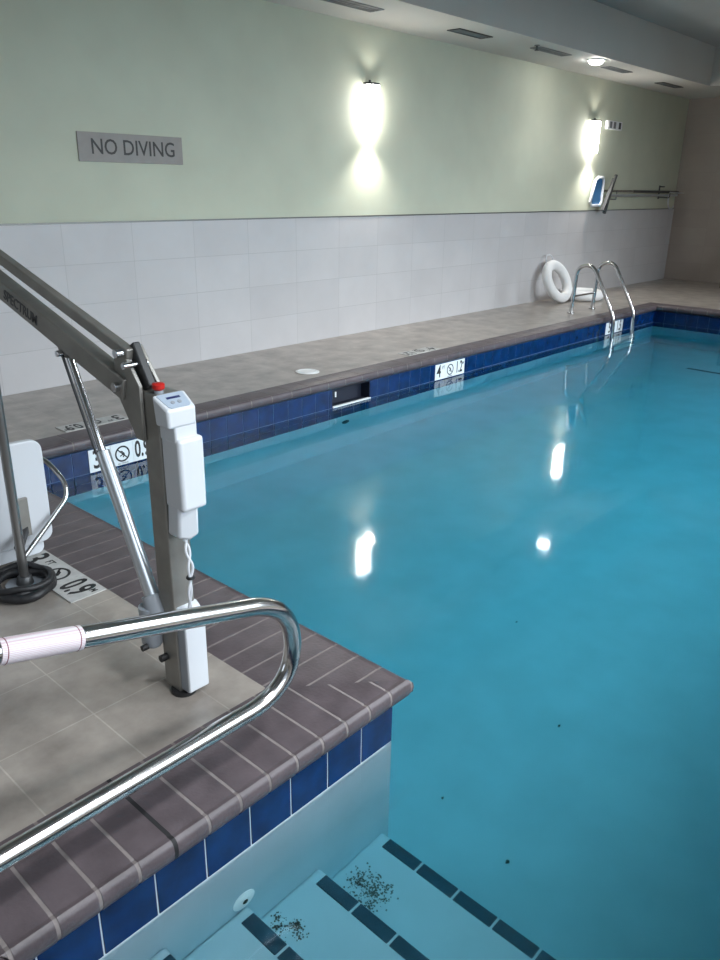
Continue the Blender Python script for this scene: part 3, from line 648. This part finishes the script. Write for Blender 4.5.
# actuator
B0, B1 = V(-0.53, 0.915, 1.035), V(-0.535, 0.548, 0.315)
db = (B1-B0).normalized()
MB().prism([(-0.548, 0.86, 1.07), (-0.548, 0.97, 1.09), (-0.548, 0.935, 1.025), (-0.548, 0.90, 1.02)], (0.036, 0, 0)).build('actuator_lug', M['brushed'], pl, bevel=0.003)
MB().tube([B0 + db*0.01, B0 + db*0.33], 0.0125, 18).build('actuator_rod', M['chrome'], pl)
MB().tube([B0 + V(-0.022, 0, 0) + db*0.01, B0 + V(-0.022, 0, 0) + db*0.33], 0.0045, 10).build('actuator_guide', M['darkgrey'], pl)
at_ = MB().tube([B0 + db*0.325, B1], 0.0225, 24).build('actuator_tube', M['alu'], pl, bevel=0.002)
MB().tube([B1 - db*0.01, B1 + db*0.045, B1 + db*0.055], [0.033, 0.036, 0.033], 24).build('actuator_cap', M['greyplastic'], pl)
MB().tube([(-0.548, 0.548, 0.29), (-0.548, 0.548, 0.165), (-0.548, 0.548, 0.150)], [0.036, 0.035, 0.026], 24).build('motor_housing', M['greyplastic'], pl)
MB().cyl((-0.58, 0.53, 0.165), (-0.600, 0.53, 0.165), 0.010, 12).build('motor_knob', M['rubber'], pl)
# cables
for k, dx in enumerate((-0.010, 0.008)):
    pts = smooth_path([(-0.503+dx, 0.395, 0.565), (-0.506-dx*1.3, 0.385, 0.52), (-0.500+dx*1.2, 0.380, 0.47), (-0.502+dx*0.2, 0.385, 0.43), (-0.508-dx*0.8, 0.385, 0.38), (-0.498+dx, 0.405, 0.30)], 0.05, 5)
    MB().tube(pts, 0.004, 8).build('cable', M['wire'], pl)
MB().torus((-0.502, 0.384, 0.432), (0,0,1), 0.009, 0.005, 16, 8).build('cable_clip', M['rubber'], pl)
# seat pole and seat
MB().tube([(-0.53, 1.50, 0.046), (-0.53, 1.50, 1.42)], 0.0185, 24).build('seat_pole', M['polesteel'], pl)
def rrect(x0, x1, z0, z1, r, n=6):
    out = []
    for cx, cz, a0 in ((x1-r, z1-r, 0), (x0+r, z1-r, PI/2), (x0+r, z0+r, PI), (x1-r, z0+r, 1.5*PI)):
        out += [(cx + r*math.cos(a0+PI/2*k/n), cz + r*math.sin(a0+PI/2*k/n)) for k in range(n+1)]
    return out
MB().prism([(x, 1.585 + (x+0.275)*-0.10, z) for x, z in rrect(-0.84, -0.345, 0.115, 0.560, 0.045)], (0, 0.032, 0)).build('seat_backrest', M['white'], pl, bevel=0.006, bseg=3)
MB().prism([(x, 1.625, z) for x, z in rrect(-0.82, -0.375, 0.055, 0.20, 0.03)], (0, 0.40, 0)).build('seat_pan', M['white'], pl, bevel=0.006, bseg=3)
bk = MB().box((-0.484, 1.575, 0.170), (-0.440, 1.592, 0.335)).build('seat_bracket', M['brushed'], pl, bevel=0.002)
MB().beam((-0.53, 1.52, 0.15), (-0.46, 1.59, 0.20), 0.03, 0.03, (0,0,1)).build('seat_arm_joint', M['darkgrey'], pl, bevel=0.003)
MB().tube(smooth_path([(-0.52, 1.53, 0.095), (-0.40, 1.555, 0.185), (-0.272, 1.575, 0.290), (-0.258, 1.61, 0.345), (-0.275, 1.72, 0.42), (-0.30, 1.95, 0.42)], 0.06), 0.0105, 14).build('armrest_tube', M['steel'], pl)

# black strap bundle round the foot of the seat pole
cs = thing('coiled_strap', 'black coiled strap lying on the deck around the seat pole', 'strap', (-0.53, 1.5, 0))
def coil(R_, z, r, ph, wob):
    n = 44; pts = []
    for k in range(n):
        t = 2*PI*k/n; rr = R_*(1 + wob*math.sin(3*t+ph) + 0.4*wob*math.sin(7*t+2*ph))
        pts.append(V(-0.555 + rr*math.cos(t), 1.475 + rr*1.05*math.sin(t), z + 0.004*math.sin(4*t+ph)))
    return pts
MB().tube(coil(0.118, 0.024, 0.02, 0.3, 0.05), 0.019, 10, closed=True).build('outer_loop', M['rubber'], cs)
MB().tube(coil(0.098, 0.030, 0.02, 1.9, 0.06), 0.017, 10, closed=True).build('inner_loop', M['rubber'], cs)
MB().tube(coil(0.110, 0.052, 0.02, 3.7, 0.05), 0.013, 10, closed=True).build('upper_loop', M['rubber'], cs)
MB().cyl((-0.53, 1.50, 0.001), (-0.53, 1.50, 0.010), 0.075, 28).build('base_plate', M['greyplastic'], cs)
MB().tube([(-0.53, 1.50, 0.010), (-0.53, 1.50, 0.040), (-0.53, 1.50, 0.045)], [0.034, 0.028, 0.022], 20).build('pole_socket', M['darkgrey'], cs)

# ------------------------------------------------------------------ debris in the water
def fleck(x, y, z, s_, label, n=7):
    mb = MB(); pts = []
    a0 = random.random()*6
    for k in range(n):
        t = 2*PI*k/n + a0; r = s_*(0.6+0.5*random.random()); pts.append((x + r*math.cos(t), y + 0.7*r*math.sin(t), z+0.001))
    mb.prism(pts, (0, 0, 0.004)); return tag(mb.build('leaf_fragment', M['debris'], None), label, 'debris', 'dark flecks on the pool floor')
zf = lambda x: ZB0 + (ZB1-ZB0)*(x+0.5)/(XE+0.55)
for x, y, s_, lb in [(0.354, -0.297, 0.013, 'dark fleck on the pool floor nearest the entry steps'), (1.16, -0.065, 0.011, 'dark fleck on the open pool floor, rightmost of the flecks'),
                     (0.435, 0.069, 0.007, 'small dark fleck on the pool floor just beyond the coping corner'), (1.75, 0.535, 0.007, 'tiny dark fleck on the pool floor farthest from the steps')]:
    fleck(x, y, zf(x), s_, lb)
def speckle(cx, cy, z, rx, ry, n, label):
    mb = MB(); cl = [(random.gauss(0, 0.42), random.gauss(0, 0.42), random.uniform(0.1, 0.35)) for _ in range(12)]
    for _ in range(n):
        c_ = random.choice(cl); ex, ey = c_[0] + random.gauss(0, c_[2]), c_[1] + random.gauss(0, c_[2]); a = math.atan2(ey, ex); r = min(1.6, math.hypot(ex, ey)); x = cx + rx*r*math.cos(a); y = cy + ry*r*math.sin(a); q_ = random.uniform(0.001, 0.004)
        th0 = random.random()*3
        mb.prism([(x+q_*math.cos(th0+k*1.26), y+q_*math.sin(th0+k*1.26), z+0.0003) for k in range(5)], (0,0,0.0012))
    o = mb.build('dirt_speckle', M['grit'], None); o['kind'] = 'stuff'; return tag(o, label, 'dirt')
speckle(-0.235, -0.13, -0.84, 0.075, 0.085, 420, 'patch of dark grit on the lowest entry step in view')
speckle(-0.56, -0.09, -0.70, 0.045, 0.06, 170, 'patch of dark grit on the middle entry step')
for ob in bpy.data.objects:
    if '_w' in ob: del ob['_w']
